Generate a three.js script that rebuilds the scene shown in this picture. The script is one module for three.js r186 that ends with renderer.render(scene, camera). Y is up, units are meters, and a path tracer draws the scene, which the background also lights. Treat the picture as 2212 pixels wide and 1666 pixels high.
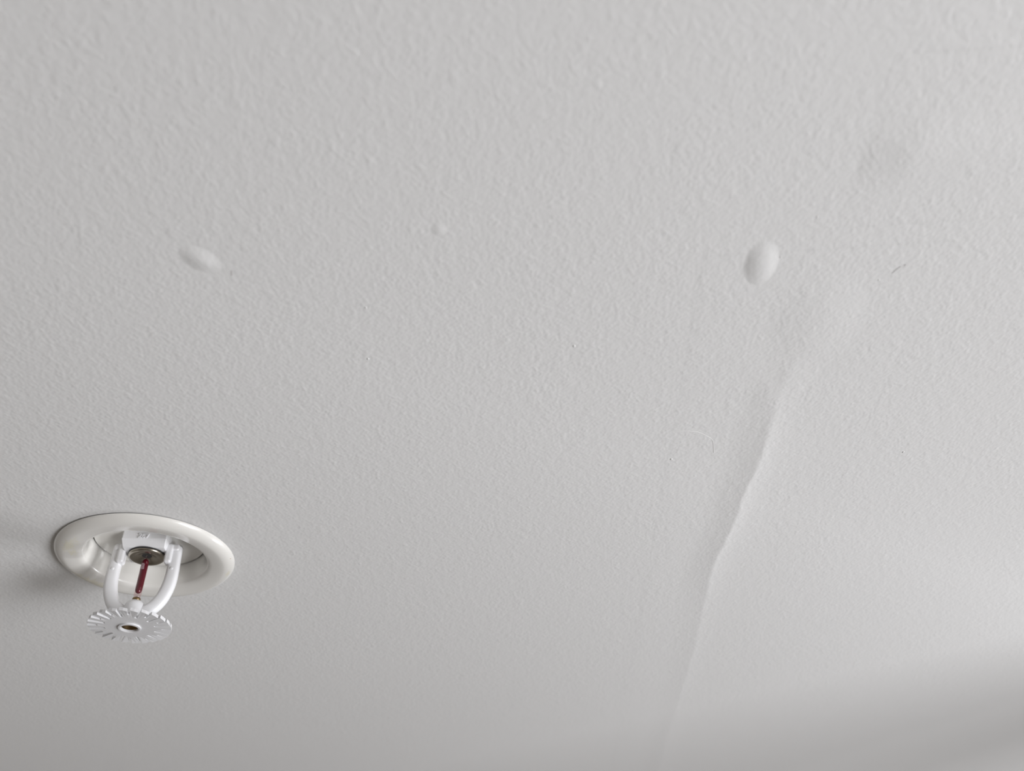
import * as THREE from 'three';
import { RoundedBoxGeometry } from 'three/addons/geometries/RoundedBoxGeometry.js';
import { mergeGeometries, mergeVertices, toCreasedNormals } from 'three/addons/utils/BufferGeometryUtils.js';
import { RectAreaLightUniformsLib } from 'three/addons/lights/RectAreaLightUniformsLib.js';
import { FontLoader } from 'three/addons/loaders/FontLoader.js';
import { TextGeometry } from 'three/addons/geometries/TextGeometry.js';

// ------------------------------------------------------------------ camera, sky, light, exposure
const scene = new THREE.Scene();
const CEIL = 2.4;                                   // height of the ceiling above the floor
const camera = new THREE.PerspectiveCamera(2 * Math.atan(833 / 1850) * 180 / Math.PI, 2212 / 1666, 0.02, 30);
{
  const pitch = 38.86 * Math.PI / 180, roll = -3.61 * Math.PI / 180;
  const X = new THREE.Vector3(1, 0, 0), F = new THREE.Vector3(0, Math.sin(pitch), -Math.cos(pitch)), U = new THREE.Vector3(0, Math.cos(pitch), Math.sin(pitch));
  const X2 = X.clone().multiplyScalar(Math.cos(roll)).addScaledVector(U, Math.sin(roll));
  const U2 = U.clone().multiplyScalar(Math.cos(roll)).addScaledVector(X, -Math.sin(roll));
  camera.position.set(0, CEIL - 0.18234, 0);
  camera.quaternion.setFromRotationMatrix(new THREE.Matrix4().makeBasis(X2, U2, F.clone().negate()));
  camera.focus = 0.335;
  camera.userData.fStop = camera.getFocalLength() / 2.7;     // an opening of 2.7 mm, as on a telephone
}
scene.add(camera);
scene.background = new THREE.Color(0.75, 0.82, 0.9);          // overcast daylight outside

const renderer = new THREE.WebGLRenderer();
renderer.toneMapping = THREE.LinearToneMapping;
renderer.toneMappingExposure = 1.29;
renderer.shadowMap.enabled = true;
RectAreaLightUniformsLib.init();

const WALLX = 0.98;                                                             // inner face of the unseen window wall on the right
const WIN = { y0: 1.42, y1: 2.11, power: 14, spans: [[-0.15, 0.41], [-1.12, -0.88]] };   // unseen two-light and one-light windows, placed to light the ceiling from the right
const UNSEEN_LAMP = { x: -0.1, y: 1.72, z: 1.5, r: 0.13, power: 0.06 };                 // unseen globe lamp behind the camera, placed to light the ceiling softly
const panes = [];                                                               // [z from, z to] of every pane
for (const [z0, z1] of WIN.spans) {
  const n = z1 - z0 > 0.4 ? 2 : 1, f = 0.03, m = 0.03, w = (z1 - z0 - 2 * f - (n - 1) * m) / n;
  for (let i = 0; i < n; i++) panes.push([z0 + f + i * (w + m), z0 + f + i * (w + m) + w]);
}
for (const [z0, z1] of panes) {
  const day = new THREE.RectAreaLight(new THREE.Color(0.948, 0.95, 0.975), WIN.power, z1 - z0, WIN.y1 - WIN.y0 - 0.06);  // daylight of the unseen windows, one lamp per pane
  day.position.set(WALLX - 0.012, (WIN.y0 + WIN.y1) / 2, (z0 + z1) / 2);
  day.lookAt(WALLX - 2, (WIN.y0 + WIN.y1) / 2, (z0 + z1) / 2);
  day.castShadow = true;
  scene.add(day);
}

// ------------------------------------------------------------------ helpers
let seed = 20240611;
const rnd = () => { seed = (seed * 1664525 + 1013904223) >>> 0; return seed / 4294967296; };
const sm = (a, b, v) => { const t = Math.min(1, Math.max(0, (v - a) / (b - a))); return t * t * (3 - 2 * t); };
const taken = {};
const numbered = n => { taken[n] = (taken[n] ?? -1) + 1; return taken[n] ? n + '_' + String(taken[n]).padStart(3, '0') : n; };
function mesh(name, geometry, material, parent = scene) {
  const m = new THREE.Mesh(geometry, material);
  m.name = parent === scene ? numbered(name) : name;
  m.castShadow = m.receiveShadow = true;
  parent.add(m);
  return m;
}
function structure(name, geometry, material, label) {
  const m = mesh(name, geometry, material);
  m.userData = { kind: 'structure', label, category: name.split('_')[0] };
  return m;
}
function thing(name, label, category, x, y, z) {
  const g = new THREE.Group();
  g.name = numbered(name); g.position.set(x, y, z); g.userData = { label, category };
  scene.add(g);
  return g;
}
const box = (x0, x1, y0, y1, z0, z1) => new THREE.BoxGeometry(x1 - x0, y1 - y0, z1 - z0).translate((x0 + x1) / 2, (y0 + y1) / 2, (z0 + z1) / 2);
const lathe = (pts, seg = 96) => new THREE.LatheGeometry(pts.map(([r, y]) => new THREE.Vector2(r / 1000, y / 1000)), seg);
function smoothPts(pts, n) {                        // a rounded profile through the given points
  const c = new THREE.CatmullRomCurve3(pts.map(([a, b]) => new THREE.Vector3(a, b, 0)), false, 'centripetal');
  return c.getPoints(n).map(v => [v.x, v.y]);
}

// ------------------------------------------------------------------ textures
const TILE = 0.5, TEX = 2048;
function blurredNoise(n, sx, sy, rand) {            // tileable soft noise, unit deviation
  let a = new Float32Array(n * n);
  for (let i = 0; i < a.length; i++) a[i] = rand() - 0.5;
  const pass = (src, dx, s) => {
    const R = Math.ceil(s * 2.6), k = [];
    for (let i = -R; i <= R; i++) k.push(Math.exp(-i * i / (2 * s * s)));
    const out = new Float32Array(src.length), M = n - 1;
    for (let y = 0; y < n; y++) for (let x = 0; x < n; x++) {
      let v = 0;
      for (let i = -R; i <= R; i++) v += k[i + R] * (dx ? src[y * n + ((x + i) & M)] : src[((y + i) & M) * n + x]);
      out[y * n + x] = v;
    }
    return out;
  };
  a = pass(a, true, sx); a = pass(a, false, sy);
  let s = 0; for (const v of a) s += v * v; s = Math.sqrt(s / a.length);
  for (let i = 0; i < a.length; i++) a[i] /= s;
  return a;
}
function enlarge(a, m, n) {                         // bilinear, wrapping
  const out = new Float32Array(n * n), q = m / n;
  for (let y = 0; y < n; y++) for (let x = 0; x < n; x++) {
    const fx = x * q, fy = y * q, x0 = Math.floor(fx), y0 = Math.floor(fy), u = fx - x0, v = fy - y0, x1 = (x0 + 1) % m, y1 = (y0 + 1) % m;
    out[y * n + x] = (a[y0 * m + x0] * (1 - u) + a[y0 * m + x1] * u) * (1 - v) + (a[y1 * m + x0] * (1 - u) + a[y1 * m + x1] * u) * v;
  }
  return out;
}
function grayTexture(field, n, lo, hi) {
  const d = new Uint8Array(n * n * 4);
  for (let i = 0; i < n * n; i++) {
    const v = Math.max(0, Math.min(255, Math.round((field[i] - lo) / (hi - lo) * 255)));
    d[i * 4] = d[i * 4 + 1] = d[i * 4 + 2] = v; d[i * 4 + 3] = 255;
  }
  const t = new THREE.DataTexture(d, n, n, THREE.RGBAFormat);
  t.wrapS = t.wrapT = THREE.RepeatWrapping; t.magFilter = THREE.LinearFilter; t.minFilter = THREE.LinearMipmapLinearFilter;
  t.generateMipmaps = true; t.needsUpdate = true;
  return t;
}
// roller stipple of the paint: grains of about 2 mm, some finer, some broader
const stipple = (() => {
  const f = blurredNoise(TEX, 1.35, 1.35, rnd), g = enlarge(blurredNoise(1024, 1.6, 2.1, rnd), 1024, TEX), w = enlarge(blurredNoise(256, 3, 3, rnd), 256, TEX);
  const o = new Float32Array(TEX * TEX);
  for (let i = 0; i < o.length; i++) { const v = f[i] * 0.8 + g[i] * 0.62 + w[i] * 0.35; o[i] = v > 0 ? v : v * 0.75; }
  return grayTexture(o, TEX, -3.6, 4.2);
})();
stipple.repeat.set(1 / TILE, 1 / TILE);

// ------------------------------------------------------------------ materials
const mat = o => new THREE.MeshPhysicalMaterial(o);
const lin = (r, g, b) => new THREE.Color().setRGB(r, g, b);
const M = {
  paint: mat({ color: lin(0.80, 0.797, 0.79), roughness: 0.62, bumpMap: stipple, bumpScale: 0.000155, side: THREE.DoubleSide }),
  filler: mat({ color: lin(0.80, 0.797, 0.79), roughness: 0.62, bumpMap: stipple, bumpScale: 0.00011, side: THREE.DoubleSide }),
  plain: mat({ color: lin(0.80, 0.797, 0.79), roughness: 0.62 }),
  fibre: mat({ color: lin(0.40, 0.375, 0.36), roughness: 0.7 }),
  wall: mat({ color: lin(0.62, 0.60, 0.57), roughness: 0.8 }),
  floor: mat({ color: lin(0.26, 0.22, 0.18), roughness: 0.5 }),
  wood: mat({ color: lin(0.62, 0.58, 0.52), roughness: 0.5 }),
  trim: mat({ color: lin(0.82, 0.82, 0.81), roughness: 0.4 }),
  steel: mat({ color: lin(0.6, 0.6, 0.6), roughness: 0.3, metalness: 1 }),
  pane: mat({ color: lin(1, 1, 1), transmission: 1, thickness: 0, roughness: 0, ior: 1.5 }),
  escutcheon: mat({ color: lin(0.83, 0.815, 0.775), roughness: 0.3, clearcoat: 0.8, clearcoatRoughness: 0.1, side: THREE.DoubleSide }),
  cast: mat({ color: lin(0.90, 0.90, 0.915), roughness: 0.34, clearcoat: 0.6, clearcoatRoughness: 0.12 }),
  deflector: mat({ color: lin(0.76, 0.76, 0.77), roughness: 0.4, clearcoat: 0.4, clearcoatRoughness: 0.15 }),
  dish: mat({ color: lin(0.42, 0.385, 0.325), roughness: 0.27, metalness: 1, side: THREE.DoubleSide }),
  brass: mat({ color: lin(0.27, 0.19, 0.10), roughness: 0.42, metalness: 1 }),
  gasket: mat({ color: lin(0.03, 0.03, 0.03), roughness: 0.6 }),
  glass: mat({ color: lin(0.95, 0.86, 0.86), transmission: 1, thickness: 0, roughness: 0.02, ior: 1.47 }),
  liquid: mat({ color: lin(0.115, 0.006, 0.018), roughness: 0.12 }),
  print: mat({ color: lin(0.75, 0.55, 0.6), roughness: 0.7 }),
  rust: mat({ color: lin(0.55, 0.33, 0.14), roughness: 0.8 }),
};

// ------------------------------------------------------------------ the room
const SP = { x: -0.16162, z: -0.32715 };            // where the sprinkler's axis meets the ceiling
const ROOM = { x0: -1.75, x1: WALLX, z0: -2.0, z1: 2.3 }, TH = 0.15;
const ceiling = (() => {
  const s = new THREE.Shape();
  s.moveTo(ROOM.x0 - TH, ROOM.z0 - TH); s.lineTo(ROOM.x1 + TH, ROOM.z0 - TH); s.lineTo(ROOM.x1 + TH, ROOM.z1 + TH); s.lineTo(ROOM.x0 - TH, ROOM.z1 + TH); s.closePath();
  const h = new THREE.Path(); h.absarc(SP.x, SP.z, 0.0265, 0, Math.PI * 2, true); s.holes.push(h);
  const depth = 0.0127;
  const g = new THREE.ExtrudeGeometry(s, { depth, bevelEnabled: false, curveSegments: 64 });
  g.rotateX(Math.PI / 2).translate(0, CEIL + depth, 0);
  return structure('ceiling', g, M.paint, 'white painted plasterboard ceiling with roller stipple, nail pops and a taped seam');
})();
structure('roof_slab_unseen', box(ROOM.x0 - TH, ROOM.x1 + TH, CEIL + 0.06, CEIL + 0.16, ROOM.z0 - TH, ROOM.z1 + TH), M.wall, 'unseen slab above the plasterboard ceiling, placed to keep daylight out');  // out of view, stops light leaking in round the cup
structure('floor', box(ROOM.x0 - TH, ROOM.x1 + TH, -0.1, 0, ROOM.z0 - TH, ROOM.z1 + TH), M.floor, 'brown timber floor of the room');
structure('wall_left', box(ROOM.x0 - TH, ROOM.x0, 0, CEIL, ROOM.z0 - TH, ROOM.z1 + TH), M.wall, 'off-white plain wall opposite the unseen window');
structure('wall_far', box(ROOM.x0, ROOM.x1, 0, CEIL, ROOM.z0 - TH, ROOM.z0), M.wall, 'off-white plain wall beyond the unseen pillar');
structure('wall_near', box(ROOM.x0, ROOM.x1, 0, CEIL, ROOM.z1, ROOM.z1 + TH), M.wall, 'off-white plain wall beside the unseen globe lamp');
{
  const [[a0, a1], [b0, b1]] = WIN.spans, x = WALLX, X = WALLX + TH;
  structure('wall_right', mergeGeometries([
    box(x, X, 0, CEIL, a1, ROOM.z1 + TH), box(x, X, 0, CEIL, b1, a0), box(x, X, 0, CEIL, ROOM.z0 - TH, b0),
    ...WIN.spans.flatMap(([z0, z1]) => [box(x, X, 0, WIN.y0, z0, z1), box(x, X, WIN.y1, CEIL, z0, z1)])]), M.wall, 'off-white wall with two unseen windows in it');
}
WIN.spans.forEach(([z0, z1], k) => {
  const f = 0.03, xa = WALLX + 0.03, xb = WALLX + 0.09, mine = panes.filter(p => p[0] > z0 && p[1] < z1);
  const bars = [box(xa, xb, WIN.y0, WIN.y1, z0, z0 + f), box(xa, xb, WIN.y0, WIN.y1, z1 - f, z1), box(xa, xb, WIN.y0, WIN.y0 + f, z0 + f, z1 - f), box(xa, xb, WIN.y1 - f, WIN.y1, z0 + f, z1 - f)];
  if (mine.length > 1) bars.push(box(xa, xb, WIN.y0 + f, WIN.y1 - f, mine[0][1], mine[1][0]));
  const w = structure('window_unseen_' + (k + 1), mergeGeometries(bars), M.trim, k ? 'unseen narrow window with one pane, placed to light the far ceiling' : 'unseen window with two tall panes, placed to light the ceiling from the right');
  for (const [p0, p1] of mine) mesh('pane', box(xa + 0.028, xa + 0.032, WIN.y0 + f, WIN.y1 - f, p0, p1), M.pane, w);
});
structure('wall_pillar_unseen', box(0.569, 0.78, 0, CEIL, -0.636, -0.329), M.wall, 'unseen off-white boxed pillar, placed to shade the far right of the ceiling');  // out of view, placed to shade the far right of the ceiling

// ------------------------------------------------------------------ relief of the ceiling: nail pops, taped seam, runs of filler (positions in mm on the ceiling)
function reliefPatch(name, x0, x1, z0, z1, nx, nz, height, material, inside) {
  const P = [], UV = [], I = [];
  for (let j = 0; j <= nz; j++) for (let i = 0; i <= nx; i++) {
    const x = x0 + (x1 - x0) * i / nx, z = z0 + (z1 - z0) * j / nz;
    P.push(x / 1000, CEIL - (height(x, z) - 0.012) / 1000, z / 1000); UV.push(x / 1000, z / 1000);
  }
  for (let j = 0; j < nz; j++) for (let i = 0; i < nx; i++) {
    if (inside && !inside(x0 + (x1 - x0) * (i + 0.5) / nx, z0 + (z1 - z0) * (j + 0.5) / nz)) continue;
    const a = j * (nx + 1) + i, b = a + 1, c = a + nx + 1, d = c + 1;
    I.push(a, b, c, b, d, c);
  }
  const g = new THREE.BufferGeometry();
  g.setAttribute('position', new THREE.Float32BufferAttribute(P, 3)); g.setAttribute('uv', new THREE.Float32BufferAttribute(UV, 2));
  g.setIndex(I); g.computeVertexNormals();
  return mesh(name, g, material, ceiling);
}
const bell = d => d >= 1 ? 0 : (1 - d * d) ** 2;
function nailPop(x, z, rx, rz, turn, h, flat = 2) {
  const c = Math.cos(turn), s = Math.sin(turn), R = Math.max(rx, rz) * 1.08;
  const dist = (px, pz) => Math.hypot(((px - x) * c + (pz - z) * s) / rx, (-(px - x) * s + (pz - z) * c) / rz);
  reliefPatch('nail_pop', x - R, x + R, z - R, z + R, 56, 56, (px, pz) => { const d = dist(px, pz); return d >= 1 ? 0 : h * (1 - d ** flat) ** 2; }, M.filler, (px, pz) => dist(px, pz) < 1.06);
}
nailPop(-85.0, -161.3, 6.8, 4.8, -0.8, 0.55);
nailPop(-17.4, -156.0, 2.7, 2.7, 0, 0.2);
nailPop(75.4, -176.6, 5.6, 9.8, 0.06, 0.74, 2.4);
const SEAM = [[99.2, -170], [99.2, -192], [98.4, -209], [94.6, -227], [93.6, -248], [94.7, -268.5], [94.2, -281], [92.5, -308], [91.7, -339], [90.5, -351.7], [88.9, -360.4], [89.4, -389], [91.1, -427], [93.0, -471], [93.8, -547], [94.2, -622], [96, -690], [96, -900]];
const seamX = z => {
  for (let i = 1; i < SEAM.length; i++) if (z >= SEAM[i][1]) { const [xa, za] = SEAM[i - 1], [xb, zb] = SEAM[i]; return xa + (xb - xa) * (z - za) / (zb - za); }
  return 96;
};
reliefPatch('taped_seam', 55, 135, -800, -168, 130, 700, (x, z) => {
  const wob = Math.sin(z * 0.17) * 0.25 + Math.sin(z * 0.43 + 1) * 0.13, u = x - seamX(z) - wob;
  const H = 0.9 * sm(-205, -285, z) * (1 - 0.62 * sm(-345, -430, z)) * (1 - 0.45 * sm(-440, -600, z));
  const cut = v => v < 0 ? Math.max(0, 1 + v / 14.5) ** 1.75 : Math.exp(-v / 6) * (1 - sm(16, 30, v));
  const w = 0.5 + 0.9 * sm(-300, -230, z);              // the crest is rounder where the seam runs out
  let h = H * (cut(u - w) + 2 * cut(u - w / 2) + 3 * cut(u) + 2 * cut(u + w / 2) + cut(u + w)) / 9;
  h += 0.42 * bell(Math.hypot((x - 99) / 17, (z + 203) / 25)) + 0.16 * bell(Math.hypot((x - 89.5) / 6.5, (z + 241) / 11)) + 0.1 * bell(Math.hypot((x - 97) / 7, (z + 233) / 16));
  const edge = Math.min(sm(55, 62, x), sm(135, 126, x), sm(-168, -178, z));
  return (h + 0.03) * edge;
}, M.paint);
reliefPatch('filler_ridge', 92, 185, -168, -108, 100, 64, (x, z) => {
  const cz = -140 + (x - 108) * 0.12, along = x < 109 ? sm(92, 111, x) : Math.max(0, 1 - (x - 109) / 36) * sm(182, 165, x);
  return (0.03 + 0.7 * along * Math.exp(-(((z - cz) / 9) ** 2))) * Math.min(sm(-108, -116, z), sm(-168, -160, z), sm(92, 99, x), sm(185, 176, x));
}, M.paint);
// nibs and lint caught in the paint
for (const [x, z, r, h] of [[80.7, -174.5, 0.34, 0.13], [93.2, -246, 0.55, 0.3], [93, -250.9, 0.35, 0.15], [59.6, -277.7, 0.42, 0.24], [20.8, -208.1, 0.5, 0.16], [-42.5, -184.6, 0.36, 0.14], [-45.8, -207.9, 0.36, 0.18], [113, -186.5, 0.36, 0.12], [88, -160, 0.3, 0.1], [151, -283, 0.42, 0.2]])
  mesh('paint_nib', new THREE.SphereGeometry(1, 14, 10).scale(r / 1000, h / 1000, r * 1.4 / 1000).translate(x / 1000, CEIL, z / 1000), M.plain, ceiling);
function lint(name, pts, r, material) {
  const c = new THREE.CatmullRomCurve3(pts.map(([x, z]) => new THREE.Vector3(x / 1000, CEIL - 0.00004, z / 1000)));
  mesh(name, new THREE.TubeGeometry(c, 40, r / 1000, 6), material, ceiling);
}
lint('painted_hair', [[58, -259.6], [60.2, -259.4], [63.6, -259.5], [67.2, -260.4], [71, -263.2], [73.7, -266.2], [74.8, -270.3], [75.6, -275]], 0.065, M.plain);
lint('lint_fibre', [[116.2, -184], [117.2, -182.3], [118.0, -181.3]], 0.075, M.fibre);
lint('lint_fibre', [[119, -181.2], [119.2, -180.6]], 0.08, M.fibre);
lint('lint_fibre', [[-78.2, -168.2], [-77.6, -166.2]], 0.05, M.fibre);

// ------------------------------------------------------------------ the sprinkler (lengths in mm, y up from the ceiling plane)
const sprinkler = thing('fire_sprinkler', 'white pendent fire sprinkler with red glass bulb in a round cream ceiling rosette', 'sprinkler', SP.x, CEIL, SP.z);
sprinkler.rotation.y = 8 * Math.PI / 180;
{
  const face = smoothPts([[36.5, -0.55], [36.4, -1.2], [35.6, -2.3], [34.2, -3.25], [32.6, -3.75], [31.2, -3.75], [28.6, -3.35], [26.4, -2.75], [25.3, -1.95], [24.8, -0.6], [24.3, 1.4], [23.9, 5], [23.6, 8.6]], 60);
  const back = [[24.4, 8.6], [25.1, 1.4], [25.7, -0.7], [27.6, -2.1], [31, -2.7], [34, -2.1], [35.8, -0.6], [36.2, -0.4], [36.5, -0.55]];
  const TW = 1024, TH2 = 128, px = new Uint8Array(TW * TH2 * 4);      // cream enamel with a few yellowed blotches
  const grain = blurredNoise(256, 2.2, 2.2, rnd);
  const spots = [[0.835, 0.36, 0.035, 0.10], [0.655, 0.30, 0.05, 0.11], [0.80, 0.44, 0.02, 0.05], [0.30, 0.2, 0.012, 0.04]];
  for (let y = 0; y < TH2; y++) for (let x = 0; x < TW; x++) {
    let k = 0;
    for (const [u, v, a, b] of spots) k = Math.max(k, sm(1.25, 0.3, Math.hypot((x / TW - u) / a, (y / TH2 - v) / b) + grain[(y * 2 & 255) * 256 + (x & 255)] * 0.22));
    const i = (y * TW + x) * 4; px[i] = 234 - 3 * k; px[i + 1] = 232 - 5 * k; px[i + 2] = 227 - 16 * k; px[i + 3] = 255;
  }
  const enamel = new THREE.DataTexture(px, TW, TH2, THREE.RGBAFormat);
  enamel.colorSpace = THREE.SRGBColorSpace; enamel.magFilter = THREE.LinearFilter; enamel.wrapS = THREE.RepeatWrapping; enamel.needsUpdate = true;
  M.rim = M.escutcheon.clone(); M.rim.map = enamel; M.rim.color = lin(1, 1, 1);
  const rosette = mesh('escutcheon', lathe([...face, ...back], 160), M.rim, sprinkler);
  rosette.userData.label = 'round cream rosette with a rounded rim';
  const fleck = mesh('rust_fleck', new THREE.SphereGeometry(1, 10, 8).scale(0.0006, 0.00025, 0.0004), M.rust, rosette);
  fleck.position.set(0.0352 * Math.cos(-0.05), -0.0022, -0.0352 * Math.sin(-0.05)); fleck.userData.label = 'orange rust fleck on the rim';
  mesh('cup_plate', lathe([[9, 7.0], [22.9, 7.0], [23.0, 7.3], [22.9, 7.8], [9, 7.8]], 96), M.escutcheon, sprinkler);
}
// body: wrench boss with flats, neck and ears for the arms
{
  const boss = new RoundedBoxGeometry(0.0184, 0.0070, 0.0178, 4, 0.0006).translate(0, 0.0065, 0);
  const neck = new RoundedBoxGeometry(0.0184, 0.0034, 0.0178, 6, 0.0003).translate(0, 0.0020, 0);
  { const p = neck.attributes.position;                 // slopes in towards the cap
    for (let i = 0; i < p.count; i++) { const k = Math.min(1, Math.max(0, (0.0034 - p.getY(i)) / 0.0031)); p.setX(i, p.getX(i) * (1 - 0.07 * k)); p.setZ(i, p.getZ(i) * (1 - 0.24 * k)); }
    neck.computeVertexNormals(); }
  const ears = [-1, 1].map(s => new RoundedBoxGeometry(0.0066, 0.0036, 0.0058, 4, 0.0012).translate(s * 0.0103, 0.0027, 0));
  const strip = g => { const h = g.index ? g.toNonIndexed() : g; for (const k of Object.keys(h.attributes)) if (!['position', 'normal', 'uv'].includes(k)) h.deleteAttribute(k); return h; };
  const body = mesh('body', mergeGeometries([boss, neck, ...ears].map(strip)), M.cast, sprinkler);
  const font = await new FontLoader().loadAsync('fonts/droid/droid_sans_bold.typeface.json');
  const t = new TextGeometry('267', { font, size: 0.0019, depth: 0.0006, curveSegments: 6, bevelEnabled: true, bevelThickness: 0.00012, bevelSize: 0.0001, bevelSegments: 2 });
  t.computeBoundingBox();
  const w = t.boundingBox.max.x - t.boundingBox.min.x;
  const digits = mesh('cast_number', t, M.cast, body);
  digits.position.set(-0.0002 - w / 2, 0.0036, 0.0087); digits.userData.label = 'raised number 267';
}
// frame arms
function sweep(path, width, depth, n = 40, m = 20, power = 2.6) {   // path: [x, y] in mm in the plane of the frame
  const c = new THREE.CatmullRomCurve3(path.map(([x, y]) => new THREE.Vector3(x, y, 0)), false, 'centripetal'), P = [], I = [];
  for (let i = 0; i <= n; i++) {
    const t = i / n, p = c.getPointAt(t), d = c.getTangentAt(t), nx = -d.y, ny = d.x;
    for (let j = 0; j < m; j++) {
      const a = j / m * Math.PI * 2, cs = Math.cos(a), sn = Math.sin(a);
      const u = Math.sign(cs) * Math.abs(cs) ** (2 / power) * width(t) / 2, v = Math.sign(sn) * Math.abs(sn) ** (2 / power) * depth(t) / 2;
      P.push((p.x + nx * u) / 1000, (p.y + ny * u) / 1000, v / 1000);
    }
  }
  for (let i = 0; i < n; i++) for (let j = 0; j < m; j++) { const a = i * m + j, b = i * m + (j + 1) % m, e = a + m, f = b + m; I.push(a, b, e, b, f, e); }
  const c0 = P.length / 3; P.push(path[0][0] / 1000, path[0][1] / 1000, 0); const e0 = path[path.length - 1]; P.push(e0[0] / 1000, e0[1] / 1000, 0);
  for (let j = 0; j < m; j++) { I.push(c0, (j + 1) % m, j, c0 + 1, n * m + j, n * m + (j + 1) % m); }
  const g = new THREE.BufferGeometry(); g.setAttribute('position', new THREE.Float32BufferAttribute(P, 3)); g.setIndex(I); g.computeVertexNormals();
  return g;
}
for (const s of [-1, 1]) {
  const g = sweep([[11.7, 3.9], [11.8, 1.8], [11.95, -3], [12.1, -8], [11.9, -12.5], [11.1, -16.8], [9.6, -20.8], [7.2, -24.0], [3.9, -26.2], [1.2, -27.0]].map(([x, y]) => [s * x, y]),
    t => 5.0 + 0.5 * sm(0.15, 0.6, t), t => 5.0 - 0.5 * t);
  if (s < 0) { const ix = g.index.array; for (let i = 0; i < ix.length; i += 3) { const q = ix[i]; ix[i] = ix[i + 1]; ix[i + 1] = q; } g.computeVertexNormals(); }
  const arm = mesh('frame_arm', g, M.cast, sprinkler);
  const pad = mesh('arm_pad', new RoundedBoxGeometry(0.0031, 0.0090, 0.0044, 4, 0.0011).translate(s * 0.0097, -0.0004, 0.0016), M.cast, arm);
  pad.rotation.z = 0;
  mesh('casting_mark', new THREE.SphereGeometry(0.0008, 16, 12).scale(1, 1, 0.5).translate(s * 0.0120 , -0.0072, 0.0023), M.cast, arm);
}
// hub at the foot of the frame, bulb seat, bulb, cap
mesh('hub', lathe([...smoothPts([[0, -20.85], [1.5, -20.95], [2.8, -21.5], [3.7, -22.6], [4.1, -24.2], [4.1, -25.8], [4.0, -27.2]], 24), [3.9, -31.2], [3.3, -31.2], [3.3, -28.4], [0, -28.4]], 56), M.cast, sprinkler);
mesh('bulb_seat', lathe([[0, -19.6], [1.3, -19.6], [1.6, -19.9], [1.75, -21.4], [0, -21.5]], 32), M.brass, sprinkler);
mesh('gasket', lathe([[0.5, 0.32], [7.6, 0.32], [7.7, 0.05], [7.6, -0.2], [0.5, -0.2]], 72), M.gasket, sprinkler);
mesh('valve_cap', lathe(smoothPts([[0, -0.1], [1.6, -0.12], [2.6, -0.35], [3.6, -0.8], [4.7, -1.25], [5.8, -1.5], [6.8, -1.35], [7.4, -0.8], [7.5, -0.35], [7.2, -0.18]], 44), 80), M.dish, sprinkler).userData.label = 'nickel-grey domed metal cap';
{
  const bulb = mesh('glass_bulb', lathe([...smoothPts([[0, -0.4], [0.35, -0.5], [0.5, -1.2], [1.1, -1.9], [1.5, -2.8]], 14), [1.5, -18.2], [1.42, -19.0], [1.15, -19.6], [0.6, -19.95], [0, -20.0]], 40), M.glass, sprinkler);
  bulb.userData.label = 'slim clear glass bulb';
  const red = mesh('red_liquid', lathe([...smoothPts([[0, -1.5], [0.6, -1.9], [1.15, -2.5], [1.42, -3.3]], 10), ...smoothPts([[1.42, -15.2], [1.36, -16.2], [1.0, -17.1], [0.5, -17.5], [0, -17.6]], 12)], 36), M.liquid, bulb);
  red.userData.label = 'dark red alcohol filling';
  const rows = [];
  for (let r = 0; r < 3; r++) for (let k = 0; k < 7; k++) {
    if (r !== 1 && k > 5) continue;
    const y = -4.5 - k * 0.42 - (r === 2 ? 0.3 : 0);
    rows.push(new THREE.BoxGeometry(0.00024 + 0.00012 * rnd(), 0.00022, 0.00005).translate((rnd() - 0.5) * 0.0001, y / 1000, 0.00152).rotateY(-0.12 + (r - 1) * 0.3));
  }
  mesh('bulb_print', mergeGeometries(rows), M.print, bulb).userData.label = 'tiny pale printing on the bulb';
}
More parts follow.
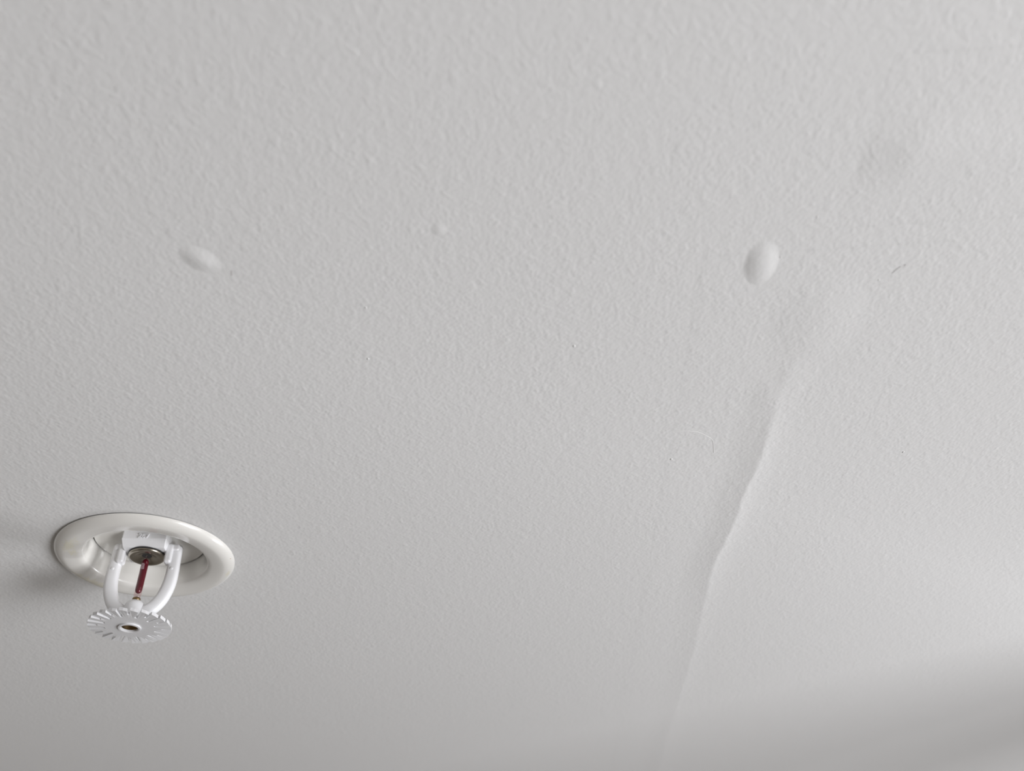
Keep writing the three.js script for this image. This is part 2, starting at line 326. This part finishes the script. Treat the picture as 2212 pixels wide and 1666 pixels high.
// deflector
{
  const N = 24, TOP = -31.2, T = 1.25, R = 16.05;
  const disc = mesh('deflector', lathe([[3.3, TOP], [9.7, TOP], [9.7, TOP - T], [4.45, TOP - T], [4.4, TOP - T - 0.55], [4.1, TOP - T - 0.75], [3.6, TOP - T - 0.7], [3.3, TOP - T - 0.4], [3.3, TOP]], 96), M.deflector, sprinkler);
  const flat = disc.geometry; disc.geometry = toCreasedNormals(flat, 0.6);
  const pitch = Math.PI * 2 / N, slot = 0.55;     // half width of a slot, mm
  const variants = [0, 1].map(k => {
    const s = new THREE.Shape(), P = [];          // k: the short slot is on the left or on the right
    const side = (r, sg) => { const a = sg * pitch / 2, o = -sg * slot; return [r * Math.cos(a) - o * Math.sin(a), r * Math.sin(a) + o * Math.cos(a)]; };
    const web = 12.2, rim = (r, sg) => [r * Math.cos(sg * pitch / 2), r * Math.sin(sg * pitch / 2)];
    const left = k ? [rim(9.7, 1), rim(web, 1), side(web, 1), side(R, 1)] : [side(9.7, 1), side(R, 1)];
    const right = k ? [side(9.7, -1), side(R, -1)] : [rim(9.7, -1), rim(web, -1), side(web, -1), side(R, -1)];
    P.push([9.7, 0], ...right, [R + 0.12, 0], ...left.reverse());
    P.forEach(([x, y], i) => i ? s.lineTo(x / 1000, y / 1000) : s.moveTo(x / 1000, y / 1000)); s.closePath();
    const g = new THREE.ExtrudeGeometry(s, { depth: T / 1000, bevelEnabled: false });
    g.rotateX(Math.PI / 2);
    const p = g.attributes.position;              // each tine is twisted a little about its own length
    for (let i = 0; i < p.count; i++) {
      const r = Math.hypot(p.getX(i), p.getZ(i)) * 1000, tw = 0.16 * sm(11, 15, r), z = p.getZ(i);
      p.setY(i, p.getY(i) + z * tw);
    }
    g.computeVertexNormals();
    return g;
  });
  for (let i = 0; i < N; i++) {
    const tine = mesh('tine', variants[i % 2], M.deflector, disc);
    tine.position.y = TOP / 1000; tine.rotation.y = i * pitch + 0.07;
  }
  mesh('compression_screw', lathe([[0, -30.0], [1.3, -29.9], [1.5, -29.2], [1.8, -28.5], [3.22, -28.5], [3.22, -32.2]], 40), M.brass, sprinkler).userData.label = 'brass screw in the hole of the deflector';
}

// ------------------------------------------------------------------ lamp out of view, placed behind the camera to light this ceiling
{
  const g = thing('unseen_pendant_lamp', 'unseen opal globe pendant lamp, placed behind the camera to light the ceiling', 'lamp', UNSEEN_LAMP.x, CEIL, UNSEEN_LAMP.z);
  mesh('ceiling_rose', lathe([[0, 0], [50, 0], [48, -12], [20, -26], [0, -26]], 40), M.trim, g);
  mesh('cord', new THREE.CylinderGeometry(0.003, 0.003, CEIL - UNSEEN_LAMP.y - UNSEEN_LAMP.r, 10).translate(0, -(CEIL - UNSEEN_LAMP.y - UNSEEN_LAMP.r) / 2, 0), M.trim, g);
  const glow = new THREE.MeshStandardMaterial({ color: 0xffffff, emissive: new THREE.Color(1, 0.9, 0.76), emissiveIntensity: 0.6, roughness: 0.4 });
  mesh('globe', new THREE.SphereGeometry(UNSEEN_LAMP.r, 32, 24).translate(0, UNSEEN_LAMP.y - CEIL, 0), glow, g);
  const l = new THREE.PointLight(new THREE.Color(1, 0.9, 0.77), UNSEEN_LAMP.power, 0, 2);  // light of the unseen globe, reaches the ceiling from behind
  l.position.set(0, UNSEEN_LAMP.y - CEIL, 0); l.shadow.radius = UNSEEN_LAMP.r / 0.02; l.castShadow = true;
  g.add(l);
}
renderer.render(scene, camera);
